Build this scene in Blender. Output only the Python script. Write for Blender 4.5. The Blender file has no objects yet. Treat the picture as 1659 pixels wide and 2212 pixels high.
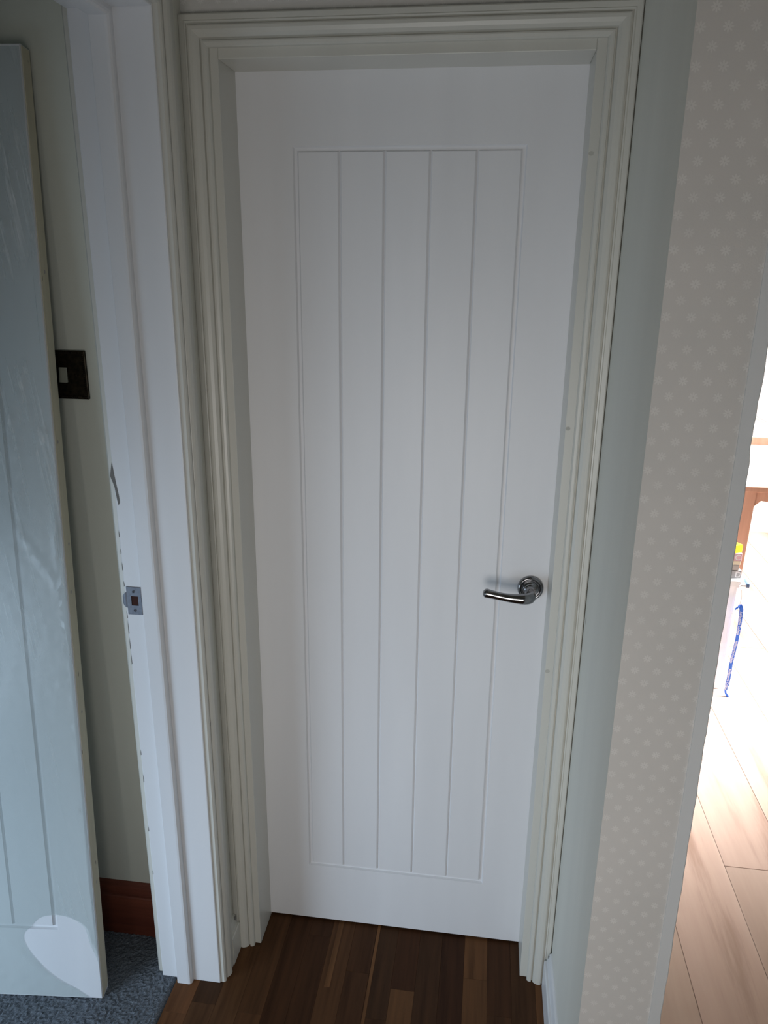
import bpy, bmesh, math, random
from mathutils import Vector, Matrix
from mathutils.geometry import delaunay_2d_cdt

S = bpy.context.scene
COL = S.collection
random.seed(7)

# ------------------------------------------------------------------ camera
cam_d = bpy.data.cameras.new('camera')
cam = bpy.data.objects.new('camera', cam_d); COL.objects.link(cam); S.camera = cam
yaw, tilt, roll, fpx = -.13334, .30850, .01101, 1656.66
F = Vector((math.sin(yaw) * math.cos(tilt), math.cos(yaw) * math.cos(tilt), -math.sin(tilt)))
R0 = Vector((math.cos(yaw), -math.sin(yaw), 0)); U0 = R0.cross(F)
R = math.cos(roll) * R0 + math.sin(roll) * U0
U = -math.sin(roll) * R0 + math.cos(roll) * U0
M = Matrix((R, U, -F)).transposed().to_4x4(); M.translation = Vector((.1740, -1.55546, 1.63126))
cam.matrix_world = M
cam_d.sensor_fit = 'VERTICAL'; cam_d.sensor_height = 36.0; cam_d.sensor_width = 27.0
cam_d.lens = 36.0 * fpx / 2212.0
cam_d.clip_start = .02

# ------------------------------------------------------------------ world, lights, exposure
S.view_settings.view_transform = 'Standard'; S.view_settings.look = 'None'
S.view_settings.gamma = 1.0; S.view_settings.exposure = 0.0; S.view_settings.use_curve_mapping = False
W = bpy.data.worlds.new('sky'); S.world = W; W.use_nodes = True
W.node_tree.nodes['Background'].inputs[0].default_value = (.86, .95, 1.0, 1)
W.node_tree.nodes['Background'].inputs[1].default_value = .12

def area(name, loc, aim, sx, sy, power, color):
    d = bpy.data.lights.new(name, 'AREA'); d.shape = 'RECTANGLE'; d.size = sx; d.size_y = sy
    d.energy = power; d.color = color
    o = bpy.data.objects.new(name, d); COL.objects.link(o); o.location = loc
    o.rotation_euler = (Vector(aim) - Vector(loc)).to_track_quat('-Z', 'Y').to_euler()
    return o
# daylight from behind the camera, the left room's window, the right room's window
hl = area('hall_daylight', (-.1, -2.25, .80), (.0, 0, .86), 1.0, .9, 5.5, (1.0, .97, .94)); hl.data.spread = math.radians(105)
area('left_room_daylight', (-1.7, -1.5, .42), (-.6, -.3, .12), .9, .7, 8.4, (.62, .80, 1.0)).data.spread = math.radians(110)
rl = area('right_room_daylight_and_fill', (3.2, 1.95, 1.4), (1.25, 1.34, .1), 1.1, 1.3, 46, (1.0, .985, .975)); rl.data.spread = math.radians(31)
far_fill = area('right_room_daylight_and_fill', (3.7, 2.7, 1.4), (1.3, 2.75, .45), 1.1, 1.3, 85, (1.0, .985, .97)); far_fill.data.spread = math.radians(60)  # second lamp added to blow out the far wall and table

# ------------------------------------------------------------------ node material helpers
def srgb(r, g, b):
    f = lambda c: (c / 255 / 12.92) if c / 255 <= .04045 else ((c / 255 + .055) / 1.055) ** 2.4
    return (f(r), f(g), f(b), 1)

class NM:
    def __init__(s, name, rough=.5, base=(.8, .8, .8, 1), metal=0, spec=.5):
        s.m = bpy.data.materials.new(name); s.m.use_nodes = True
        s.t = s.m.node_tree; s.b = s.t.nodes['Principled BSDF']
        s.b.inputs['Base Color'].default_value = base; s.b.inputs['Roughness'].default_value = rough
        s.b.inputs['Metallic'].default_value = metal; s.b.inputs['Specular IOR Level'].default_value = spec
    def n(s, typ, **kw):
        nd = s.t.nodes.new(typ)
        for k, v in kw.items():
            if k.startswith('i_'): nd.inputs[k[2:].replace('_', ' ')].default_value = v
            else: setattr(nd, k, v)
        return nd
    def l(s, a, b): s.t.links.new(a, b)
    def math(s, op, a, b=None, c=None):
        nd = s.t.nodes.new('ShaderNodeMath'); nd.operation = op
        for i, v in enumerate((a, b, c)):
            if v is None: continue
            if isinstance(v, (int, float)): nd.inputs[i].default_value = v
            else: s.l(v, nd.inputs[i])
        return nd.outputs[0]
    def mix(s, fac, a, b):
        nd = s.t.nodes.new('ShaderNodeMix'); nd.data_type = 'RGBA'
        for sock, v in ((nd.inputs[0], fac), (nd.inputs[6], a), (nd.inputs[7], b)):
            if isinstance(v, (int, float, tuple)): sock.default_value = v
            else: s.l(v, sock)
        return nd.outputs[2]
    def coord(s, scale=(1, 1, 1), kind='Object'):
        tc = s.n('ShaderNodeTexCoord'); mp = s.n('ShaderNodeMapping'); mp.inputs['Scale'].default_value = scale
        s.l(tc.outputs[kind], mp.inputs['Vector']); return mp.outputs[0]
    def noise(s, vec, scale, detail=4, rough=.5):
        nd = s.n('ShaderNodeTexNoise'); nd.inputs['Scale'].default_value = scale
        nd.inputs['Detail'].default_value = detail; nd.inputs['Roughness'].default_value = rough
        s.l(vec, nd.inputs['Vector']); return nd.outputs['Fac']
    def ramp(s, fac, stops):
        nd = s.n('ShaderNodeValToRGB'); e = nd.color_ramp.elements
        while len(e) < len(stops): e.new(.5)
        for el, (p, c) in zip(e, stops): el.position = p; el.color = c
        s.l(fac, nd.inputs[0]); return nd.outputs[0]
    def bump(s, h, strength, dist=.001):
        nd = s.n('ShaderNodeBump'); nd.inputs['Strength'].default_value = strength; nd.inputs['Distance'].default_value = dist
        s.l(h, nd.inputs['Height']); s.l(nd.outputs[0], s.b.inputs['Normal'])
    def col(s, c): s.l(c, s.b.inputs['Base Color'])

def paint(name, c, rough=.45, var=.04, grain=(1, 1, .12), bump=.12):
    m = NM(name, rough)
    v = m.coord(grain)
    n1 = m.noise(v, 9, 3); n2 = m.noise(m.coord(), 420, 2)
    d = tuple(x * (1 - var) for x in c[:3]) + (1,); u = tuple(min(1, x * (1 + var * .6)) for x in c[:3]) + (1,)
    m.col(m.ramp(n1, [(.3, d), (.7, u)])); m.bump(n2, bump, .0006)
    return m.m

M_door = paint('door_white_paint', (.80, .80, .815, 1), .42)
M_trim = paint('trim_cream_gloss', (.64, .63, .575, 1), .32)
M_lining = paint('lining_white_gloss', (.78, .79, .81, 1), .33)
M_wall = paint('plain_wall_paint', (.78, .77, .70, 1), .8, bump=.3)
M_room = paint('room_wall_paint', (.72, .725, .64, 1), .85, bump=.3)
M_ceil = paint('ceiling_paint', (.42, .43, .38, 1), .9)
M_white = paint('white_wall_paint', (.85, .85, .84, 1), .8)
M_plaster = paint('opening_edge_paint', (.68, .70, .71, 1), .6)

def wallpaper():
    m = NM('starred_wallpaper', .6)
    tc = m.n('ShaderNodeTexCoord'); sp = m.n('ShaderNodeSeparateXYZ'); m.l(tc.outputs['Object'], sp.inputs[0])
    X, Z = sp.outputs['X'], sp.outputs['Z']
    dx, dz = .0311, .0409
    masks = []
    for ox, oz in ((.3965, 1.697), (.3965 + dx / 2, 1.697 - dz / 2)):
        fx = m.math('SUBTRACT', m.math('FLOORED_MODULO', m.math('ADD', m.math('SUBTRACT', X, ox), dx / 2), dx), dx / 2)
        fz = m.math('SUBTRACT', m.math('FLOORED_MODULO', m.math('ADD', m.math('SUBTRACT', Z, oz), dz / 2), dz), dz / 2)
        r = m.math('SQRT', m.math('ADD', m.math('MULTIPLY', fx, fx), m.math('MULTIPLY', fz, fz)))
        a = m.math('ARCTAN2', fz, fx)
        pet = m.math('ABSOLUTE', m.math('COSINE', m.math('MULTIPLY', a, 4.0)))
        lim = m.math('MULTIPLY_ADD', pet, .0046, .0022)
        edge = m.math('SUBTRACT', lim, r)
        k = m.math('MULTIPLY_ADD', edge, 800.0, .2)
        k = m.math('MINIMUM', m.math('MAXIMUM', k, 0.0), 1.0)
        ring = m.math('GREATER_THAN', r, .0011)
        masks.append(m.math('MULTIPLY', k, ring))
    mk = m.math('MAXIMUM', masks[0], masks[1])
    fade = m.noise(m.coord(), 30, 3)
    mk = m.math('MULTIPLY', mk, m.math('MULTIPLY_ADD', fade, .7, .15))
    cl = m.noise(m.coord(), 6, 4)
    base = m.ramp(cl, [(.3, (.65, .635, .61, 1)), (.7, (.69, .67, .645, 1))])
    m.col(m.mix(mk, base, (.83, .815, .79, 1)))
    m.bump(m.noise(m.coord(), 500, 2), .25, .0006)
    return m.m
M_paper = wallpaper()

def chrome():
    m = NM('polished_chrome', .14, (.30, .30, .31, 1), 1); m.bump(m.noise(m.coord(), 60, 2), .02); return m.m
M_chrome = chrome()
def zinc():
    m = NM('dull_zinc', .55, (.30, .33, .40, 1), .4)
    m.col(m.ramp(m.noise(m.coord(), 160, 4), [(.3, (.15, .165, .20, 1)), (.7, (.20, .22, .26, 1))])); return m.m
M_zinc = zinc()

def wood(name, stops, stretch=(1, .08, 1), scale=40, rough=.45, tint=False, bump=.15, knots=None, spec=.5):
    m = NM(name, rough, spec=spec)
    v = m.coord(stretch)
    if tint:
        oi = m.n('ShaderNodeObjectInfo'); off = m.n('ShaderNodeVectorMath', operation='ADD'); m.l(v, off.inputs[0])
        sc = m.n('ShaderNodeVectorMath', operation='SCALE'); m.l(oi.outputs['Color'], sc.inputs[0]); sc.inputs['Scale'].default_value = 37.0
        m.l(sc.outputs[0], off.inputs[1]); v = off.outputs[0]
    f = m.noise(v, scale, 6, .6)
    c = m.ramp(f, stops)
    if tint:
        mx = m.n('ShaderNodeMix'); mx.data_type = 'RGBA'; mx.blend_type = 'MULTIPLY'; mx.inputs[0].default_value = 1
        m.l(c, mx.inputs[6]); m.l(oi.outputs['Color'], mx.inputs[7]); c = mx.outputs[2]
    if knots:
        vo = m.n('ShaderNodeTexVoronoi'); vo.inputs['Scale'].default_value = knots[0]; m.l(m.coord(knots[3]), vo.inputs['Vector'])
        kf = m.math('LESS_THAN', vo.outputs['Distance'], knots[1]); c = m.mix(kf, c, knots[2])
    m.col(c); m.bump(f, bump, .0006)
    return m.m
M_walnut = wood('walnut_strip', [(.25, (.55, .5, .45, 1)), (.5, (1, 1, 1, 1)), (.75, (1.35, 1.3, 1.25, 1))], (1, .06, 1), 55, .6, tint=True, spec=.15)
M_oak = wood('pale_oak_board', [(.25, (.55, .45, .40, 1)), (.42, (.92, .88, .86, 1)), (.75, (1.12, 1.12, 1.12, 1))], (1, .09, 1), 11, .38, tint=True)
M_pine = wood('pale_door_edge', [(.3, (.62, .56, .42, 1)), (.7, (.78, .71, .55, 1))], (1, 1, .05), 30, .7, knots=(14, .05, (.16, .13, .10, 1), (3, 3, .6)))
M_redwood = wood('red_stained_skirting', [(.3, (.12, .028, .016, 1)), (.7, (.22, .06, .03, 1))], (.08, 1, 1), 30, .5)
M_table = wood('table_wood', [(.3, (.40, .20, .13, 1)), (.7, (.52, .28, .19, 1))], (1, 1, .08), 25, .45)
M_tabletop = paint('table_top_white', (.9, .89, .87, 1), .3)
M_rebate = wood('mortise_wood', [(.3, (.022, .006, .004, 1)), (.7, (.06, .015, .008, 1))], (1, 1, .1), 60, .9)

def plastic(name, c, rough=.4):
    m = NM(name, rough, c)
    m.col(m.ramp(m.noise(m.coord(), 40, 2), [(.3, tuple(x * .94 for x in c[:3]) + (1,)), (.7, c)])); return m.m
M_box = plastic('white_box_plastic', (.88, .89, .92, 1), .35)
M_clip = plastic('blue_grey_clip', (.10, .16, .28, 1))
M_blue = plastic('blue_ribbon', (.03, .16, .72, 1), .6)
M_text = plastic('white_print', (.82, .86, .95, 1), .6)
M_rocker = plastic('ivory_rocker', (.42, .42, .34, 1), .4)
M_yellow = plastic('yellow_block', (.80, .72, .03, 1)); M_pink = plastic('pink_block', (.72, .46, .52, 1))
M_cream = plastic('cream_block', (.78, .70, .52, 1)); M_taupe = plastic('taupe_block', (.45, .40, .37, 1))
M_grey = plastic('grey_block', (.42, .40, .41, 1)); M_letter = plastic('pale_letter', (.85, .83, .84, 1))
M_dark = plastic('dark_gap', (.02, .018, .015, 1), .9); M_chip = plastic('chipped_bare_paint', (.20, .195, .19, 1), .9)
M_filler = plastic('bare_filler', (.52, .51, .46, 1), .9)
M_cable = plastic('grey_cable', (.4, .4, .4, 1))
def brass():
    m = NM('antique_bronze', .4, (.03, .022, .012, 1), .7)
    m.col(m.ramp(m.noise(m.coord(), 120, 4), [(.35, (.012, .009, .005, 1)), (.75, (.045, .033, .018, 1))])); return m.m
M_bronze = brass()
def carpet():
    m = NM('grey_carpet', 1.0, spec=.1)
    n = m.noise(m.coord(), 480, 5, .8)
    m.col(m.ramp(n, [(.32, (.06, .07, .085, 1)), (.5, (.22, .245, .28, 1)), (.7, (.46, .49, .53, 1))])); m.bump(n, .8, .004); return m.m
M_carpet = carpet()
def film():
    m = NM('clear_wrap', .27, (.62, .68, .66, 1), spec=.7); t = m.t
    m.bump(m.noise(m.coord((1, 1, .25)), 30, 2), .12, .004)
    rot = m.n('ShaderNodeMapping'); rot.inputs['Rotation'].default_value = (0, .14, 0)
    tc = m.n('ShaderNodeTexCoord'); m.l(tc.outputs['Object'], rot.inputs['Vector'])
    st = m.n('ShaderNodeMapping'); st.inputs['Scale'].default_value = (1, 1, .028); m.l(rot.outputs[0], st.inputs['Vector'])
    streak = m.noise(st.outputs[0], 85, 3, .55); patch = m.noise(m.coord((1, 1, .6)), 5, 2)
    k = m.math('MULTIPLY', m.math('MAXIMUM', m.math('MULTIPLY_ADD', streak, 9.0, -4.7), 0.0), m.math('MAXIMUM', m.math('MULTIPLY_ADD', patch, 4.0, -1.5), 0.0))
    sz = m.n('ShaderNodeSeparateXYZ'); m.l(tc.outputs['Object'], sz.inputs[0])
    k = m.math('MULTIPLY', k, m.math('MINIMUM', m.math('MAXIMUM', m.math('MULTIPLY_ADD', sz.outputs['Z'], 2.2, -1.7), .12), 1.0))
    k = m.math('MINIMUM', k, 1.0)      # pale streaks put into the colour to stand for highlights on the film
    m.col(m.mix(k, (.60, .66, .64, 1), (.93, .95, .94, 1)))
    tr = m.n('ShaderNodeBsdfTransparent'); tr.inputs[0].default_value = (.90, .925, .92, 1)
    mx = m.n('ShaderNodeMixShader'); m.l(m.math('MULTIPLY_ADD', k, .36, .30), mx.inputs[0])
    m.l(tr.outputs[0], mx.inputs[1]); m.l(m.b.outputs[0], mx.inputs[2])
    m.l(mx.outputs[0], t.nodes['Material Output'].inputs['Surface']); return m.m
M_film = film()

# ------------------------------------------------------------------ geometry helpers
def tag(o, label=None, cat=None, group=None, kind=None):
    if label: o['label'] = label
    if cat: o['category'] = cat
    if group: o['group'] = group
    if kind: o['kind'] = kind
    return o
def empty(name, loc=(0, 0, 0)):
    o = bpy.data.objects.new(name, None); COL.objects.link(o); o.location = loc; o.empty_display_size = .05; return o
def link(name, bm, mat, parent=None, smooth=False, loc=None):
    me = bpy.data.meshes.new(name)
    bmesh.ops.recalc_face_normals(bm, faces=bm.faces[:]); bm.to_mesh(me); bm.free()
    for m in (mat if isinstance(mat, (list, tuple)) else [mat]): me.materials.append(m)
    if smooth:
        for p in me.polygons: p.use_smooth = True
    o = bpy.data.objects.new(name, me); COL.objects.link(o)
    if parent: o.parent = parent
    if loc: o.location = loc
    return o
def box(bm, x0, x1, y0, y1, z0, z1, bev=0, seg=1):
    g = bmesh.ops.create_cube(bm, size=1)
    for v in g['verts']:
        v.co = Vector(((x0 + x1) / 2 + v.co.x * (x1 - x0), (y0 + y1) / 2 + v.co.y * (y1 - y0), (z0 + z1) / 2 + v.co.z * (z1 - z0)))
    if bev:
        es = list({e for v in g['verts'] for e in v.link_edges})
        bmesh.ops.bevel(bm, geom=es, offset=bev, segments=seg, affect='EDGES', profile=.5)
    return bm
def bx(name, mat, dims, parent=None, bev=0, seg=1):
    return link(name, box(bmesh.new(), *dims, bev, seg), mat, parent)
def loft(bm, rings, cap=True, closed=True):
    vs = [[bm.verts.new(p) for p in r] for r in rings]
    n = len(vs[0])
    for a, b in zip(vs, vs[1:]):
        for i in range(n if closed else n - 1):
            j = (i + 1) % n; bm.faces.new((a[i], a[j], b[j], b[i]))
    if cap and closed:
        bm.faces.new(vs[0]); bm.faces.new(vs[-1][::-1])
    return bm
def tube(bm, pts, rad, seg=14, up=Vector((0, 0, 1)), flat=1.0):
    pts = [Vector(p) for p in pts]; rings = []
    for i, p in enumerate(pts):
        t = (pts[min(i + 1, len(pts) - 1)] - pts[max(i - 1, 0)]).normalized()
        a = t.cross(up)
        if a.length < 1e-4: a = t.cross(Vector((1, 0, 0)))
        a.normalize(); b = a.cross(t)
        r = rad[i] if isinstance(rad, (list, tuple)) else rad
        rings.append([p + a * (r * flat * math.cos(k * 2 * math.pi / seg)) + b * (r * math.sin(k * 2 * math.pi / seg)) for k in range(seg)])
    return loft(bm, rings)
def lathe_y(bm, cx, cz, prof, y0, seg=40):      # profile of (radius, distance toward the viewer)
    rings = [[(cx + r * math.cos(k * 2 * math.pi / seg), y0 - d, cz + r * math.sin(k * 2 * math.pi / seg)) for k in range(seg)] for r, d in prof]
    return loft(bm, rings)
def smooth_path(pts, n=6):
    out = []; P = [Vector(p) for p in pts]
    for i in range(len(P) - 1):
        p0, p1, p2, p3 = P[max(i - 1, 0)], P[i], P[i + 1], P[min(i + 2, len(P) - 1)]
        for k in range(n):
            t = k / n
            out.append(.5 * ((2 * p1) + (p2 - p0) * t + (2 * p0 - 5 * p1 + 4 * p2 - p3) * t * t + (3 * p1 - p0 - 3 * p2 + p3) * t ** 3))
    out.append(P[-1]); return out

# ------------------------------------------------------------------ setting: walls and ceiling
XL, XR, YW = -.387, .390, -.093            # hall left wall, hall right wall, face of the door wall
def wall(name, dims, mat, label, mats=None):
    o = bx(name, mats or mat, dims); tag(o, label, 'wall', kind='structure'); return o
def set_front(o, idx=1):                      # second material on the faces looking down the hall
    for p in o.data.polygons:
        if p.normal.y < -.9: p.material_index = idx
o = wall('wall_back', (XL, XR, YW, .03, 2.02, 2.42), None, 'wallpapered wall above the closed white door', [M_wall, M_paper]); set_front(o)
wall('wall_back', (XL, -.368, YW, .03, 0, 2.02), M_wall, 'narrow wall at the hinge side of the closed door, behind the frame')
wall('wall_back', (.368, XR, YW, .03, 0, 2.02), M_wall, 'narrow wall at the handle side of the closed door, behind the frame')
wall('wall_left', (-.531, XL, -.192, .75, 0, 2.42), M_wall, 'short left hall wall between the two door frames')
wall('wall_left', (-.531, XL, -3.6, -1.005, 0, 2.42), M_wall, 'left hall wall on the near side of the open doorway')
wall('wall_left', (-.531, XL, -1.005, -.192, 2.048, 2.42), M_wall, 'left hall wall over the open doorway')
o = wall('wall_right', (XR, .507, -.495, 3.5, 0, 2.42), None, 'right wall ending in a narrow pier papered with pale stars', [M_wall, M_paper]); set_front(o)
wall('wall_leak_block', (XL, XR, .75, .80, 0, 2.42), M_wall, 'unseen wall added behind the closed door to keep light out')  # unseen wall added so sky light cannot leak in under the door
wall('wall_room_back', (-2.4, -.531, -.098, 0.0, 0, 2.42), M_room, 'grey shadowed wall with the light switch in the left room')
wall('wall_room_left', (-2.45, -2.4, -3.6, 0, 0, 2.42), M_room, 'far left wall of the carpeted room')
wall('wall_far', (.507, 4.0, 3.5, 3.6, 0, 2.42), M_white, 'bright far wall of the right room')
wall('wall_room_right', (4.0, 4.1, -3.6, 3.6, 0, 2.42), M_white, 'right side wall of the bright room')
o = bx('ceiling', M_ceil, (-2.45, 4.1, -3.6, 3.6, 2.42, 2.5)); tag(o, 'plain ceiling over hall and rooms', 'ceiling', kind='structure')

# opening edge beside the pier: board edge with a chipped, uneven arris
bm = bmesh.new(); rings = []
nz = 150
for i in range(nz + 1):
    z = 2.42 * i / nz
    w = .0004 * math.sin(i * 1.7) + .0004 * math.sin(i * .61 + 1) + random.uniform(-.0002, .0002)
    if 1.40 < z < 1.475: w -= .0012 + .0008 * math.sin(i * 2.9)
    xr = .5268 + w
    rings.append([(.507, -.497, z), (xr - .0015, -.497, z), (xr, -.4955, z), (xr, 3.5, z), (.507, 3.5, z)])
o = link('trim_1', loft(bm, rings), M_plaster); tag(o, 'pale grey painted board edge beside the starred wallpaper pier', 'trim', kind='structure')

# ------------------------------------------------------------------ floors
fl = empty('floor'); tag(fl, 'dark walnut strip floor of the hall', 'floor', kind='structure')
bx('subfloor', M_dark, (-.495, .517, -3.4, .75, -.03, -.012), fl)
pitch = .0567
def shade(k, lo=(.050, .0205, .0085), hi=(.145, .066, .027)):
    return tuple(l + (h - l) * k for l, h in zip(lo, hi)) + (1,)
special = {-6: [(-.60, .30)], }
for i in range(-8, 10):
    xa, xb = -.04 + pitch * i, -.04 + pitch * (i + 1)
    xa, xb = max(xa, -.4945), min(xb, .5165)
    if xb - xa < .004: continue
    rr = random.Random(100 + i)
    y = .74
    cuts = []
    y -= rr.uniform(.15, .5) + .55
    cuts = [.74, .03 - (0 if i % 2 else .0)]
    if i == 1: cuts.append(-.172)
    elif i == 4: cuts.append(-.118)
    elif i == -6: cuts.append(-.1)
    elif i == -3: cuts.append(-.05)
    else: cuts.append(-rr.uniform(.05, .5))
    while cuts[-1] > -2.9: cuts.append(cuts[-1] - rr.uniform(.35, .62))
    cuts[-1] = -3.4
    for j, (yb, ya) in enumerate(zip(cuts, cuts[1:])):
        pl = bx('plank', M_walnut, (xa + .0001, xb - .0001, ya + .0001, yb - .0001, -.012, rr.uniform(-.0003, 0)), fl, .00035)
        k = rr.random() ** 1.8
        if i == -1 and ya < .02: k = .25
        if (i, j) == (1, 2): k = .85
        if (i, j) == (4, 1): k = .9
        if (i, j) in ((1, 1), (0, 1), (2, 1)): k = .1
        if i == -8: k = 1.1
        if i in (-3, -4): k = .12
        c = shade(k); g = rr.uniform(-.004, .004)
        pl.color = (c[0] + (.012 if i == -8 else 0), c[1] + g * .5, c[2] + g * .3, 1)
# two narrow pale sapwood slips seen in the strips
for xa, xb, ya, yb in ((-.1405, -.1275, -.19, .02), (-.0385, -.031, -.34, .02)):
    pl = bx('plank', M_walnut, (xa, xb, ya, yb, -.011, .0002), fl, .0002); pl.color = shade(1.2)

cf = empty('floor'); tag(cf, 'grey speckled carpet of the left room', 'floor', kind='structure')
bm = bmesh.new()
nx, ny = 130, 150; x0, x1, y0, y1 = -1.05, -.4955, -.70, -.0985
g = {}
for i in range(nx + 1):
    for j in range(ny + 1):
        edge = min(1, (nx - i) / 2)
        ex = random.uniform(-.0025, .0015) if i == nx else random.uniform(-.0012, .0012)
        g[i, j] = bm.verts.new((x0 + (x1 - x0) * i / nx + ex, y0 + (y1 - y0) * j / ny, (.0015 + random.uniform(-.0018, .0022)) * edge - .006 * (1 - edge)))
for i in range(nx):
    for j in range(ny): bm.faces.new((g[i, j], g[i + 1, j], g[i + 1, j + 1], g[i, j + 1]))
o = link('carpet_pile', bm, M_carpet, cf); o['kind'] = 'stuff'
bm = bmesh.new(); box(bm, -2.4, -1.05, -3.6, -.098, -.03, .001); box(bm, -1.05, -.496, -3.6, -.70, -.03, .001); box(bm, -1.05, -.496, -.70, -.098, -.03, -.006)
link('carpet_backing', bm, M_carpet, cf)

of = empty('floor'); tag(of, 'pale oak board floor of the bright right room', 'floor', kind='structure')
bx('subfloor', M_dark, (.517, 4.0, -3.6, 3.5, -.03, -.014), of)
for i in range(-1, 18):
    xa = max(.7305 + .1875 * (i - 1), .5175); xb = min(.7305 + .1875 * i, 4.0)
    if xb - xa < .01: continue
    rr = random.Random(300 + i)
    cuts = [3.5]
    first = {0: 2.2, 1: 2.1, 2: 1.656, 3: 2.95}.get(i, 3.5 - rr.uniform(.3, 1.2))
    cuts.append(first)
    while cuts[-1] > -2.4: cuts.append(cuts[-1] - 1.2977)
    cuts[-1] = -3.6
    for yb, ya in zip(cuts, cuts[1:]):
        pl = bx('plank', M_oak, (xa + .0005, xb - .0005, ya + .0005, yb - .0005, -.014, 0), of, .0009)
        k = rr.uniform(.88, 1.08); pl.color = (.50 * k, .375 * k * rr.uniform(.97, 1.03), .305 * k, 1)

# ------------------------------------------------------------------ mouldings
ARCH = [(0, 0), (0, .0085), (.0025, .0115), (.007, .0125), (.0095, .012), (.0105, .0075), (.0125, .0075), (.0140, .0125), (.019, .0165), (.025, .0185), (.030, .0185),
        (.0322, .0175), (.0330, .0125), (.0350, .0125), (.0360, .0150), (.0385, .0155), (.0400, .0145), (.048, .0150), (.050, .0135), (.050, 0)]
def mould(name, prof, a, b, offa, offb, nrm, mat, parent=None, trim=0):       # trim: mitre end b where two mouldings meet in a corner
    a, b, offa, offb, nrm = map(Vector, (a, b, offa, offb, nrm)); u = (a - b).normalized()
    rings = [[a + offa * t + nrm * d for t, d in prof], [b + offb * t + nrm * d + u * (d * trim) for t, d in prof]]
    return link(name, loft(bmesh.new(), rings), mat, parent)
# frame of the closed door: lining boards, stop and moulded architrave
fr = empty('trim_2'); tag(fr, 'cream moulded frame around the closed white door', 'door frame', kind='structure')
zi = 1.975
for n, dims in (('lining_board', (-.368, -.3235, YW, .03, 0, 2.02)), ('lining_board', (.3215, .368, YW, .03, 0, 2.02)), ('lining_head', (-.3235, .3215, YW, .03, zi, 2.02))):
    bx(n, M_trim, dims, fr, .0012, 2)
ai, az = .338, 1.992
mould('architrave_leg', ARCH, (-ai, YW, 0), (-ai, YW, az), (-1, 0, 0), (-1, 0, 1), (0, -1, 0), M_trim, fr)
mould('architrave_head', ARCH, (-ai, YW, az), (ai, YW, az), (-1, 0, 1), (1, 0, 1), (0, -1, 0), M_trim, fr)
mould('architrave_leg', ARCH, (ai, YW, az), (ai, YW, 0), (1, 0, 1), (1, 0, 0), (0, -1, 0), M_trim, fr)
# knots showing through the paint of the right-hand lining edge
for z, r in ((1.82, .005), (1.345, .005), (.83, .0055)):
    bm = bmesh.new(); bmesh.ops.create_circle(bm, cap_ends=True, radius=r, segments=12)
    for v in bm.verts: v.co = Vector((.3265 + v.co.x * .9, YW - .0003, z + v.co.y * .75))
    link('knot', bm, M_filler, fr)

# frame of the open doorway on the left
lf = empty('trim_3'); tag(lf, 'white frame of the open doorway at the left with a latch plate in it', 'door frame', kind='structure')
yj, yn, zh = -.217, -.98, 2.023
bx('lining_board', M_lining, (-.531, XL, yj, -.192, 0, zh + .025), lf, .002, 2)
bx('lining_board', M_lining, (-.531, XL, yn - .025, yn, 0, zh + .025), lf, .002, 2)
bx('lining_head', M_lining, (-.531, XL, yn, yj, zh, zh + .025), lf, .002, 2)
STOP = [(0, 0), (0, .012), (.0012, .0135), (.028, .0138), (.032, .0130), (.035, .0100), (.036, .006), (.036, 0)]
mould('stop', STOP, (-.489, yj, 0), (-.489, yj, zh), (1, 0, 0), (1, 0, 0), (0, -1, 0), M_lining, lf, 1)
mould('stop', STOP, (-.489, yn, 0), (-.489, yn, zh), (1, 0, 0), (1, 0, 0), (0, 1, 0), M_lining, lf)
mould('stop_head', STOP, (-.489, yn, zh), (-.489, yj, zh), (1, 0, 0), (1, 0, 0), (0, 0, -1), M_lining, lf, 1)
ya = -.2125
mould('architrave_leg', ARCH, (XL, ya, 0), (XL, ya, 2.028), (0, 1, 0), (0, 1, 1), (1, 0, 0), M_trim, lf)
mould('architrave_head', ARCH, (XL, ya, 2.028), (XL, yn - .005, 2.028), (0, 1, 1), (0, -1, 1), (1, 0, 0), M_trim, lf)
mould('architrave_leg', ARCH, (XL, yn - .005, 2.028), (XL, yn - .005, 0), (0, -1, 1), (0, -1, 0), (1, 0, 0), M_trim, lf)
mould('rear_architrave', [(0, 0), (0, .012), (.004, .016), (.05, .018), (.05, 0)], (-.531, -.2060, 0), (-.531, -.2060, 2.03), (0, 1, 0), (0, 1, 1), (-1, 0, 0), M_trim, lf)
# chipped arris of the lining beside the latch height
bm = bmesh.new()
P = [(-.5268, 1.272), (-.5255, 1.262), (-.5245, 1.247), (-.5225, 1.225), (-.5205, 1.205), (-.520, 1.193), (-.5225, 1.186), (-.5238, 1.196), (-.5262, 1.225), (-.531, 1.245)]
bm.faces.new([bm.verts.new((-.531 + (x + .527) * 1.35, yj - .0003, z)) for x, z in P])
o = link('paint_chip', bm, M_chip, lf)
bm = bmesh.new()
rr = random.Random(4)
for z in [1.12 - .035 * k for k in range(9)] + [.62, .55, .42, .30]:
    h = rr.uniform(.010, .034); x = -.5308
    bm.faces.new([bm.verts.new((x + a, yj - .0003, z + b)) for a, b in ((0, 0), (.0018, .002), (.0014, h * .6), (.0005, h))])
o = link('paint_chip', bm, M_chip, lf)

bm = bmesh.new()
bm.faces.new([bm.verts.new((XL + .0131, y, z)) for y, z in ((-.2045, .722), (-.2030, .712), (-.2022, .700), (-.2036, .698), (-.2044, .706))])
link('paint_chip', bm, M_chip, lf)
bm = bmesh.new()
bm.faces.new([bm.verts.new((XR - .0004, y, z)) for y, z in ((-.1260, .972), (-.1235, .974), (-.1230, .962), (-.1250, .956))])
link('paint_chip', bm, M_dark, fr)

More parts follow.
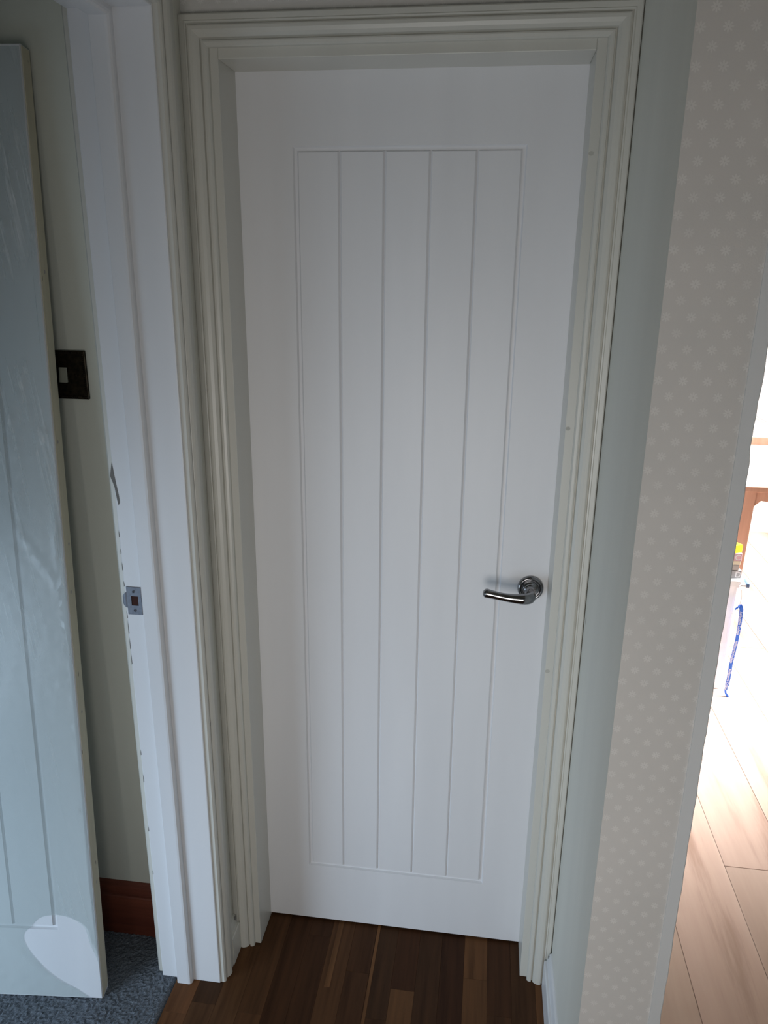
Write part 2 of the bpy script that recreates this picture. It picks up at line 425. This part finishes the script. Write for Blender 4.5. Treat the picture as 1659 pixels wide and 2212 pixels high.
# dirt in the gaps where the skirtings meet the door frame
for x, y, z, sx in ((.3835, -.1165, .0915, 1), (-.3795, -.1165, .0945, 1)):
    bm = bmesh.new(); bmesh.ops.create_icosphere(bm, subdivisions=2, radius=.0042)
    for v in bm.verts: v.co = Vector((x + v.co.x * .6 * (1 + .3 * math.sin(v.co.z * 900)), y + v.co.y * .9, z + v.co.z * 1.5))
    link('paint_chip', bm, M_chip, fr, True)

# skirtings
SK = [(0, 0), (.017, 0), (.017, .072), (.0165, .0765), (.0145, .0785), (.0105, .0795), (.0095, .084), (.0085, .092), (.0055, .0985), (.002, .1015), (0, .102)]
def skirt(name, a, b, nrm, mat, label, sc=1):
    a, b, nrm = map(Vector, (a, b, nrm)); z = Vector((0, 0, sc))
    o = link(name, loft(bmesh.new(), [[a + nrm * d + z * t for d, t in SK], [b + nrm * d + z * t for d, t in SK]]), mat)
    return tag(o, label, 'skirting', kind='structure')
skirt('baseboard_right', (XR, -.113, 0), (XR, -.495, 0), (-1, 0, 0), M_lining, 'white skirting on the right wall next to the door frame')
skirt('baseboard_left', (XL, -.1625, 0), (XL, -.1085, 0), (1, 0, 0), M_trim, 'short white skirting between the two door frames')
skirt('baseboard_pier', (XR - .017, -.495, 0), (.507, -.495, 0), (0, -1, 0), M_lining, 'white skirting across the foot of the starred pier')
skirt('baseboard_room', (-2.4, -.098, 0), (-.549, -.098, 0), (0, -1, 0), M_redwood, 'dark red-brown wooden skirting behind the leaning door', 1.51)

# ------------------------------------------------------------------ panelled doors
def make_door(root, w, h, th, ml, pitch, zb, zt, gap=.005, mat=M_door):
    """local frame: x 0..w, face at y=0, z 0..h; five planks in a routed field"""
    xa, xb = ml - .004, ml + 5 * pitch + .004
    bm = bmesh.new()
    # slab with a routed recess: ring front with a coved inner edge
    o_ = [(0, 0), (w, 0), (w, h), (0, h)]; i0 = [(xa, zb), (xb, zb), (xb, zt), (xa, zt)]
    c = .0026
    i1 = [(xa + c, zb + c), (xb - c, zb + c), (xb - c, zt - c), (xa + c, zt - c)]
    e = .0015
    rings = [[(x, th, z) for x, z in o_], [(x, e, z) for x, z in o_],
             [(min(max(x, e), w - e), 0, min(max(z, e), h - e)) for x, z in o_],
             [(x, 0, z) for x, z in i0], [(x, .0052, z) for x, z in i1]]
    loft(bm, rings)
    link('door_slab', bm, mat, root)
    for k in range(5):
        a, b = ml + k * pitch, ml + (k + 1) * pitch
        a += .0042 if k == 0 else .0004; b -= .0042 if k == 4 else .0004
        z0, z1 = zb + .0085, zt - .0085
        bm = bmesh.new(); v = .0032
        loft(bm, [[(x, .0058, z) for x, z in ((a, z0), (b, z0), (b, z1), (a, z1))],
                  [(x, .0046, z) for x, z in ((a, z0), (b, z0), (b, z1), (a, z1))],
                  [(x, .0003, z) for x, z in ((a + v, z0 + v * .7), (b - v, z0 + v * .7), (b - v, z1 - v * .7), (a + v, z1 - v * .7))]])
        link('plank', bm, mat, root)

d1 = empty('door_1', (-.343, 0, .006)); tag(d1, 'closed white panelled door with five vertical planks and a chrome lever', 'door', kind='structure')
make_door(d1, .686, 1.981, .04, .343 + .0024 - .2158, .08632, .1697, 1.8426)
# handle
hx, hz = .2855, .977
lh = link('door_handle', lathe_y(bmesh.new(), hx + .343, hz - .006, [(.0278, -.001), (.0278, .0035), (.0268, .0062), (.0245, .0082), (.0222, .0086), (.0206, .0068), (.0196, .0052), (.0178, .0052),
     (.0172, .0090), (.0160, .0108), (.0140, .0112), (.0136, .0150), (.0124, .0164), (.0112, .0166), (.0110, .0210), (.0120, .0224), (.0120, .0246), (.0108, .0262), (.0104, .030), (.0102, .036)], 0), M_chrome, d1, True)
lh['label'] = 'round chrome rose with raised rings'
pts = smooth_path([(hx, -.030, hz), (hx, -.044, hz - .0005), (hx - .004, -.0545, hz - .001), (hx - .016, -.0595, hz - .0018), (hx - .038, -.0590, hz - .0020), (hx - .060, -.0575, hz - .0004), (hx - .080, -.0555, hz + .0022), (hx - .093, -.0540, hz + .0040)], 5)
n = len(pts)
keys = [.0108, .0114, .0122, .0118, .0098, .0086, .0090, .0102]
rad = []
for i in range(n):
    f = i / 5; a = min(int(f), 6); rad.append(keys[a] + (keys[a + 1] - keys[a]) * (f - a))
last = pts[-1]; dirv = (pts[-1] - pts[-2]).normalized()
for k in (.35, .65, .85, .97): pts.append(last + dirv * (.0085 * k)); rad.append(.0102 * math.sqrt(1 - k * k))
o = link('lever', tube(bmesh.new(), [p - Vector((-.343, 0, .006)) for p in pts], rad, 18, flat=.9), M_chrome, lh, True)
o['label'] = 'curved chrome lever with a rounded tip'

# door leaning in the left room, still in its plastic wrap
ez = Vector((-.024, .164, 1.997)).normalized(); e = Vector((.2426, .0235, 0)); ex = (e - e.dot(ez) * ez).normalized(); ey = ez.cross(ex)
lw = .674
md = Matrix((ex, ey, ez)).transposed().to_4x4(); md.translation = Vector((-.6425, -.2988, .004)) - ex * lw
ld = empty('leaning_door'); ld.matrix_world = md
tag(ld, 'unhung white door in torn clear plastic, leaning on the wall in the left room', 'door')
make_door(ld, lw, 2.0, .034, .0935, .0974, .184, 1.86)
bm = bmesh.new()
ch = [(lw, .0022, .0), (lw, .031, .0)]
rings = [[(lw - .0003, .0035, .012 if 0 else .002), (lw + .0012, .0042, .003), (lw + .0012, .0265, .010), (lw + .0006, .0335, .022), (lw - .0003, .0338, .022)],
         [(lw - .0003, .0035, 1.998), (lw + .0012, .0042, 1.998), (lw + .0012, .0320, 1.998), (lw + .0006, .0335, 1.998), (lw - .0003, .0338, 1.998)]]
o = link('edge_lipping', loft(bm, rings), M_pine, ld); o['label'] = 'bare pale timber edge with small nail marks'
bm = bmesh.new(); rr = random.Random(9)
for z in (.30, .72, .99, 1.09, 1.30, 1.62):
    g = bmesh.ops.create_circle(bm, cap_ends=True, radius=.0032, segments=10)
    yy = rr.uniform(.012, .024)
    for v in g['verts']: v.co = Vector((lw + .0014, yy + v.co.x, z + v.co.y * 1.2))
link('nail_mark', bm, M_taupe, ld)
# torn film: outline with the tear at the lower right corner
hole = [(.0022, .0479), (.0008, .0894), (-.0087, .1302), (-.0174, .1543), (-.0235, .1885), (-.0379, .2060), (-.0663, .2208), (-.0975, .2235), (-.1298, .2140), (-.1532, .1888), (-.1669, .1740), (-.1705, .1556),
        (-.1624, .1293), (-.1439, .0992), (-.1200, .0692), (-.0918, .0455), (-.0611, .0281), (-.0267, .0108), (-.004, .001)]
hole = [(lw + u, max(v, .001)) for u, v in hole]
hole = [(x, z) for x, z in [(p.x, p.y) for p in smooth_path([(a, b, 0) for a, b in hole], 3)]]
outline = [(lw - .001, 1.995), (.004, 1.995), (.004, .004)] + [(lw - .03, .004)] + hole[::-1][6:]
outline = [(min(x, lw - .0008), z) for x, z in outline]
inner = []
rr = random.Random(5)
def inside(x, z, poly):
    c = False
    for (ax, az_), (bx_, bz) in zip(poly, poly[1:] + poly[:1]):
        if (az_ > z) != (bz > z) and x < (bx_ - ax) * (z - az_) / (bz - az_) + ax: c = not c
    return c
cols = [(.03 + .04 * i, .04, 50) for i in range(9)] + [(lw - .275 + .0085 * i, .0085, 150) for i in range(32)]
for cx_, st_, nr in cols:
    for j in range(1, nr):
        x, z = cx_ + rr.uniform(-.2, .2) * st_, 2.0 * j / nr + rr.uniform(-.003, .003)
        if inside(x, z, outline): inner.append((x, z))
N = len(outline)
vv, ee, ff, *_ = delaunay_2d_cdt([Vector(p) for p in outline + inner], [(i, (i + 1) % N) for i in range(N)], [list(range(N))], 1, 1e-6)
bm = bmesh.new()
def fold(x, z):
    d = 0
    for k, (cx, cz, ang, wd, ln, hh) in enumerate(FOLDS):
        u = (x - cx) * math.cos(ang) + (z - cz) * math.sin(ang); v = -(x - cx) * math.sin(ang) + (z - cz) * math.cos(ang)
        d += hh * math.exp(-(v / wd) ** 2 - (u / ln) ** 2)
    return d
FOLDS = [(lw - .035, 1.78, 1.34, .0045, .20, .005), (lw - .07, 1.66, 1.36, .0045, .24, .005), (lw - .02, 1.58, 1.38, .004, .15, .004), (lw - .10, 1.52, 1.33, .005, .2, .005),
         (lw - .055, 1.42, 1.30, .004, .08, .006), (lw - .085, 1.335, 1.2, .004, .06, .006), (lw - .070, 1.30, 1.1, .004, .05, .005), (lw - .035, 1.295, .9, .004, .05, .005), (lw - .045, 1.36, 1.9, .004, .07, .004),
         (lw - .010, 1.12, 1.5, .004, .06, .005), (lw - .05, 1.06, 2.1, .005, .08, .003), (lw - .08, 1.19, 1.45, .004, .07, .004),
         (lw - .12, .06, 2.55, .005, .10, .004), (lw - .17, .11, 2.35, .006, .09, .005), (lw - .2, .04, 2.75, .006, .10, .005), (lw - .12, .03, 2.8, .005, .1, .004), (lw - .015, .16, 1.75, .004, .08, .003)]
vs = [bm.verts.new((p.x, -.0012 - fold(p.x, p.y) - rr.uniform(0, .0006), p.y)) for p in vv]
for f in ff:
    try: bm.faces.new([vs[i] for i in f])
    except ValueError: pass
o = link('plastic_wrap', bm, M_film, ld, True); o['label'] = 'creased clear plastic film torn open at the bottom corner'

# ------------------------------------------------------------------ latch plate in the doorway
sp = empty('strike_plate', (-.511, yj, .986)); tag(sp, 'small grey metal latch plate screwed to the white jamb of the open doorway', 'latch plate')
def shape(name, bmx, mat, parent, smooth=False): return link(name, bmx, mat, parent, smooth)
bm = bmesh.new()      # plate with a square mortise: four bars
X0, X1, Z0, Z1 = -.0150, .0152, -.030, .030
hx0, hx1, hz0, hz1 = -.0060, .0088, -.0100, .0105
for d in ((X0, X1, Z0, hz0), (X0, X1, hz1, Z1), (X0, hx0, hz0, hz1), (hx1, X1, hz0, hz1)):
    box(bm, d[0], d[1], -.0018, .0, d[2], d[3])
link('plate', bm, M_zinc, sp)
bm = bmesh.new(); rings = []
for k in range(7):
    t = k / 6; x = X0 - .0095 * t; y = -.0018 + .0055 * t * t - .004 * t; hh = .0165 - .0085 * t * t
    rings.append([(x, y, -hh + .001), (x, y, hh + .001), (x, y + .0012, hh + .001), (x, y + .0012, -hh + .001)])
link('lip', loft(bm, rings), M_zinc, sp, False)
bx('mortise', M_rebate, (hx0 - .0005, hx1 + .0005, -.0006, -.0001, hz0 - .0005, hz1 + .0005), sp)
for z in (-.0205, .0205):
    s = link('screw', lathe_y(bmesh.new(), .0, z, [(.0032, -.0003), (.0032, .0008), (.0022, .0012), (.0010, .0003)], -.0018, 14), M_zinc, sp)
    q = bx('slot', M_dark, (-.0006, .0006, -.0033, -.0026, z - .0016, z + .0016), s)

# ------------------------------------------------------------------ light switch
sw = empty('light_switch', (-.6745, -.098, 1.419)); tag(sw, 'dark bronze light switch with one pale rocker beside the leaning door', 'switch')
bx('faceplate', M_bronze, (-.050, .050, -.006, 0, -.0485, .0485), sw, .002, 2)
bm = bmesh.new()
for a in range(4):                                   # rope border
    L = .0455 if a % 2 == 0 else .044
    for k in range(22):
        t = -L + 2 * L * k / 21
        x, z = ((t, .0435), (.0445, t), (t, -.0435), (-.0445, t))[a]
        g = bmesh.ops.create_icosphere(bm, subdivisions=1, radius=.0021)
        for v in g['verts']: v.co = Vector((x + v.co.x, -.0062 + v.co.y * .8, z + v.co.z))
o = link('rope_border', bm, M_bronze, sw, True)
bm = bmesh.new(); loft(bm, [[(x, -.0055, z) for x, z in ((-.0085, -.0150), (.0085, -.0150), (.0085, .0150), (-.0085, .0150))],
     [(-.0085, -.0110, -.0150), (.0085, -.0110, -.0150), (.0085, -.0075, .0150), (-.0085, -.0075, .0150)]])
bmesh.ops.bevel(bm, geom=bm.edges[:], offset=.0008, segments=1, affect='EDGES')
o = link('rocker', bm, M_rocker, sw); o['label'] = 'pale ivory rocker'; o.location.x = .0005
for x in (-.030, .0265):
    o = link('screw', lathe_y(bmesh.new(), x, 0, [(.0035, 0), (.0033, .0012), (.001, .0016)], -.006, 14), M_bronze, sw)

# ------------------------------------------------------------------ right room: storage box, blocks, lanyard, table
sb = empty('storage_box', (1.0, 1.55, 0)); tag(sb, 'white lidded storage box on the pale oak floor in the bright room', 'box')
bm = bmesh.new()
def rr_ring(x0, x1, y0, y1, z, r, n=5):
    out = []
    for cx, cy, a0 in ((x1 - r, y1 - r, 0), (x0 + r, y1 - r, 90), (x0 + r, y0 + r, 180), (x1 - r, y0 + r, 270)):
        for k in range(n): a = math.radians(a0 + 90 * k / (n - 1)); out.append((cx + r * math.cos(a), cy + r * math.sin(a), z))
    return out
loft(bm, [rr_ring(-.26, .190, -.165, .165, 0, .02), rr_ring(-.275, .192, -.178, .178, .455, .025), rr_ring(-.283, .194, -.186, .186, .458, .027), rr_ring(-.283, .194, -.186, .186, .466, .027)])
link('tub', bm, M_box, sb)
bm = bmesh.new(); loft(bm, [rr_ring(-.297, .196, -.198, .198, .466, .03), rr_ring(-.299, .198, -.2, .2, .489, .03), rr_ring(-.295, .194, -.196, .196, .4935, .028)])
o = link('box_lid', bm, M_box, sb)
bm = bmesh.new()
for k in range(20):
    a, b = 2 * math.pi * k / 20, 2 * math.pi * (k + 1) / 20
    P = [(.181 + r * math.cos(t) * 1.25, -.2005, .4785 + r * math.sin(t)) for t, r in ((a, .0052), (b, .0052), (b, .0036), (a, .0036))]
    bm.faces.new([bm.verts.new(p) for p in P])
o = link('emblem', bm, M_grey, o); o['label'] = 'faint grey oval emblem'
o = bx('clip', M_clip, (.202, .2165, -.195, -.13, .462, .479), sb, .004, 2); o['label'] = 'blue-grey plastic clip'
bx('clip_hinge', M_box, (.176, .203, -.192, -.13, .466, .474), sb)

def text_mesh(txt, size, mat_fn, name, mat, parent):
    cu = bpy.data.curves.new('lettering', 'FONT'); cu.body = txt; cu.size = size; cu.align_x = 'LEFT'; cu.offset = size * .012; cu.resolution_u = 3
    to = bpy.data.objects.new('lettering', cu); COL.objects.link(to)
    dg = bpy.context.evaluated_depsgraph_get(); me = bpy.data.meshes.new_from_object(to.evaluated_get(dg))
    bpy.data.objects.remove(to); bpy.data.curves.remove(cu)
    for v in me.vertices: v.co = mat_fn(v.co)
    me.name = name; me.materials.clear(); me.materials.append(mat)
    o = bpy.data.objects.new(name, me); COL.objects.link(o); o.parent = parent; return o
# toy letter blocks stacked on the lid
zt = .4935; yb = 1.372
def block(x0, x1, h, mat, label, letter=None, lmat=None, rot=0, gap=0, wedge=False):
    global zt
    xm = (x0 + x1) / 2; w = (x1 - x0) / 2
    t = empty('toy_block', (xm, yb + w, zt)); t.rotation_euler.z = rot
    tag(t, label, 'toy block', 'toy blocks stacked on the white box')
    bx('cube_body', mat, (-w, w, -w, w, 0, h), t, .0018, 2)
    if letter:
        text_mesh(letter, h * 1.02, lambda c: Vector((c.x - h * .34 + w * .35, -w - .0006, c.y + h * .14)), 'letter', lmat, t)
        bm = bmesh.new(); q = .0022
        for d in ((-w + .002, w - .002, .002, .002 + q), (-w + .002, w - .002, h - .002 - q, h - .002), (-w + .002, -w + .002 + q, .002, h - .002), (w - .002 - q, w - .002, .002, h - .002)):
            box(bm, d[0], d[1], -w - .0008, -w + .0005, d[2], d[3])
        link('face_border', bm, mat, t)
    zt += h
    return t
block(1.138, 1.1825, .0330, M_grey, 'grey letter block with a pale D at the bottom of the block stack', 'D', M_letter, .10)
block(1.132, 1.1715, .0230, M_taupe, 'plain taupe toy block resting on the grey letter block', None, None, .0)
block(1.130, 1.1740, .0155, M_cream, 'thin cream toy block in the middle of the block stack', None, None, .05)
block(1.128, 1.1765, .0310, M_pink, 'pink toy block with a pale letter under the yellow block', 'C', M_letter, -.04)
block(1.122, 1.1690, .0330, M_yellow, 'yellow toy block turned askew on top of the block stack', None, None, .45)

# lanyard hanging down the front of the box
la = empty('lanyard', (1.19, 1.33, .0)); tag(la, 'blue lanyard with white lettering hanging down the front of the white box', 'lanyard')
yl = 1.335
path = smooth_path([(1.1830, yl, .3985), (1.1890, yl - .002, .3880), (1.1925, yl, .372), (1.1945, yl + .001, .335), (1.1945, yl, .29), (1.1925, yl - .002, .24), (1.1900, yl, .19),
                    (1.1865, yl, .14), (1.1865, yl - .002, .105), (1.1865, yl, .075), (1.1835, yl - .003, .045), (1.1810, yl - .004, .026)], 8)
path = [p - Vector((1.19, 1.33, 0)) for p in path]
def frame_at(s):
    acc = 0
    for a, b in zip(path, path[1:]):
        d = (b - a).length
        if acc + d >= s or b is path[-1]:
            t = (b - a).normalized(); return a + t * (s - acc), t
        acc += d
total = sum((b - a).length for a, b in zip(path, path[1:]))
HW = .0072
def rib(s, v, lift=0):
    p, t = frame_at(max(0, min(s, total - 1e-5))); w = Vector((-t.z, 0, t.x)).normalized()     # across, toward +x for a falling strap
    if w.x < 0: w = -w
    tw = .25 * math.sin(s * 9)
    return p + w * v + Vector((0, v * tw - lift, 0))
bm = bmesh.new(); rings = []
for k in range(90):
    s = total * k / 89; hw = HW * (.75 if k > 84 else 1)
    rings.append([rib(s, -hw, .0006), rib(s, hw, .0006), rib(s, hw, -.0006), rib(s, -hw, -.0006)])
o = link('strap', loft(bm, rings), M_blue, la)
for s0 in (.030, .155, .280):
    text_mesh('Ashbourne College', .0148, lambda c, s0=s0: rib(s0 + c.x * .86, c.y - .0052, .0012), 'lettering', M_text, o)
link('strap_tail', tube(bmesh.new(), [(-.009, .006, .026), (-.006, .003, .012), (-.001, -.004, .004), (.004, -.008, .003)], [.004, .005, .006, .004], 8, flat=.3), M_blue, la)
link('strap_fold', tube(bmesh.new(), smooth_path([(-.007, .004, .399), (-.013, .0, .391), (-.022, -.002, .384), (-.026, -.002, .381)], 4), .0042, 8, flat=.35), M_blue, la)
link('cord', tube(bmesh.new(), smooth_path([(-.004, .02, .455), (-.0045, .006, .430), (-.0065, .005, .400)], 4), .0012, 8), M_grey, la)
link('swivel_clip', tube(bmesh.new(), smooth_path([(-.024, .002, .374), (-.030, .002, .362), (-.029, .002, .350), (-.034, .002, .343)], 4), [.002] * 4 + [.003] * 4 + [.0022] * 5, 8), M_box, la)

# table
tb = empty('wooden_table', (1.28, 1.80, 0)); tag(tb, 'wooden table with a white top, brown edges and a square brown leg', 'table')
def leg(x, y):
    bm = bmesh.new()
    loft(bm, [[(x + a * w, y + b * w, z) for a, b in ((-1, -1), (1, -1), (1, 1), (-1, 1))] for z, w in ((0, .019), (.40, .0235), (.66, .0265), (.728, .0285))])
    return link('leg', bm, M_table, tb)
for x, y in ((.034, .038), (1.15, .038), (.034, .86), (1.15, .86)): leg(x, y)
bx('tabletop', M_tabletop, (.0, 1.19, .012, .90, .7295, .7500), tb, .001)
bx('front_edge', M_table, (-.012, 1.2, .0, .012, .7280, .7505), tb, .0015)
bx('back_ledge', M_table, (-.012, 1.2, .890, .905, .7280, .7900), tb, .002)
bx('joint_strip', M_grey, (.05, 1.15, .640, .648, .7500, .7512), tb)
bm = bmesh.new(); prof = []
for k in range(13):
    t = k / 12; prof.append((.064 + .30 * t, .700 - .018 * math.sin(t * math.pi * 2.2 + .4) if t > 0 else .66))
ring0 = [(x, .018, z) for x, z in prof] + [(.364, .018, .7295), (.064, .018, .7295)]
loft(bm, [ring0, [(x, y + .018, z) for x, y, z in ring0]])
link('apron', bm, M_table, tb)
bx('apron_rail', M_table, (.36, 1.12, .018, .036, .70, .7295), tb)
cb = link('cable', tube(bmesh.new(), smooth_path([(1.74, 3.494, .83), (1.8765, 3.494, .7544), (1.9273, 3.494, .7298), (2.1, 3.494, .66), (2.3, 3.494, .63)], 5), .003, 8), M_cable)
tag(cb, 'thin grey cable sloping down the bright far wall behind the table', 'cable')
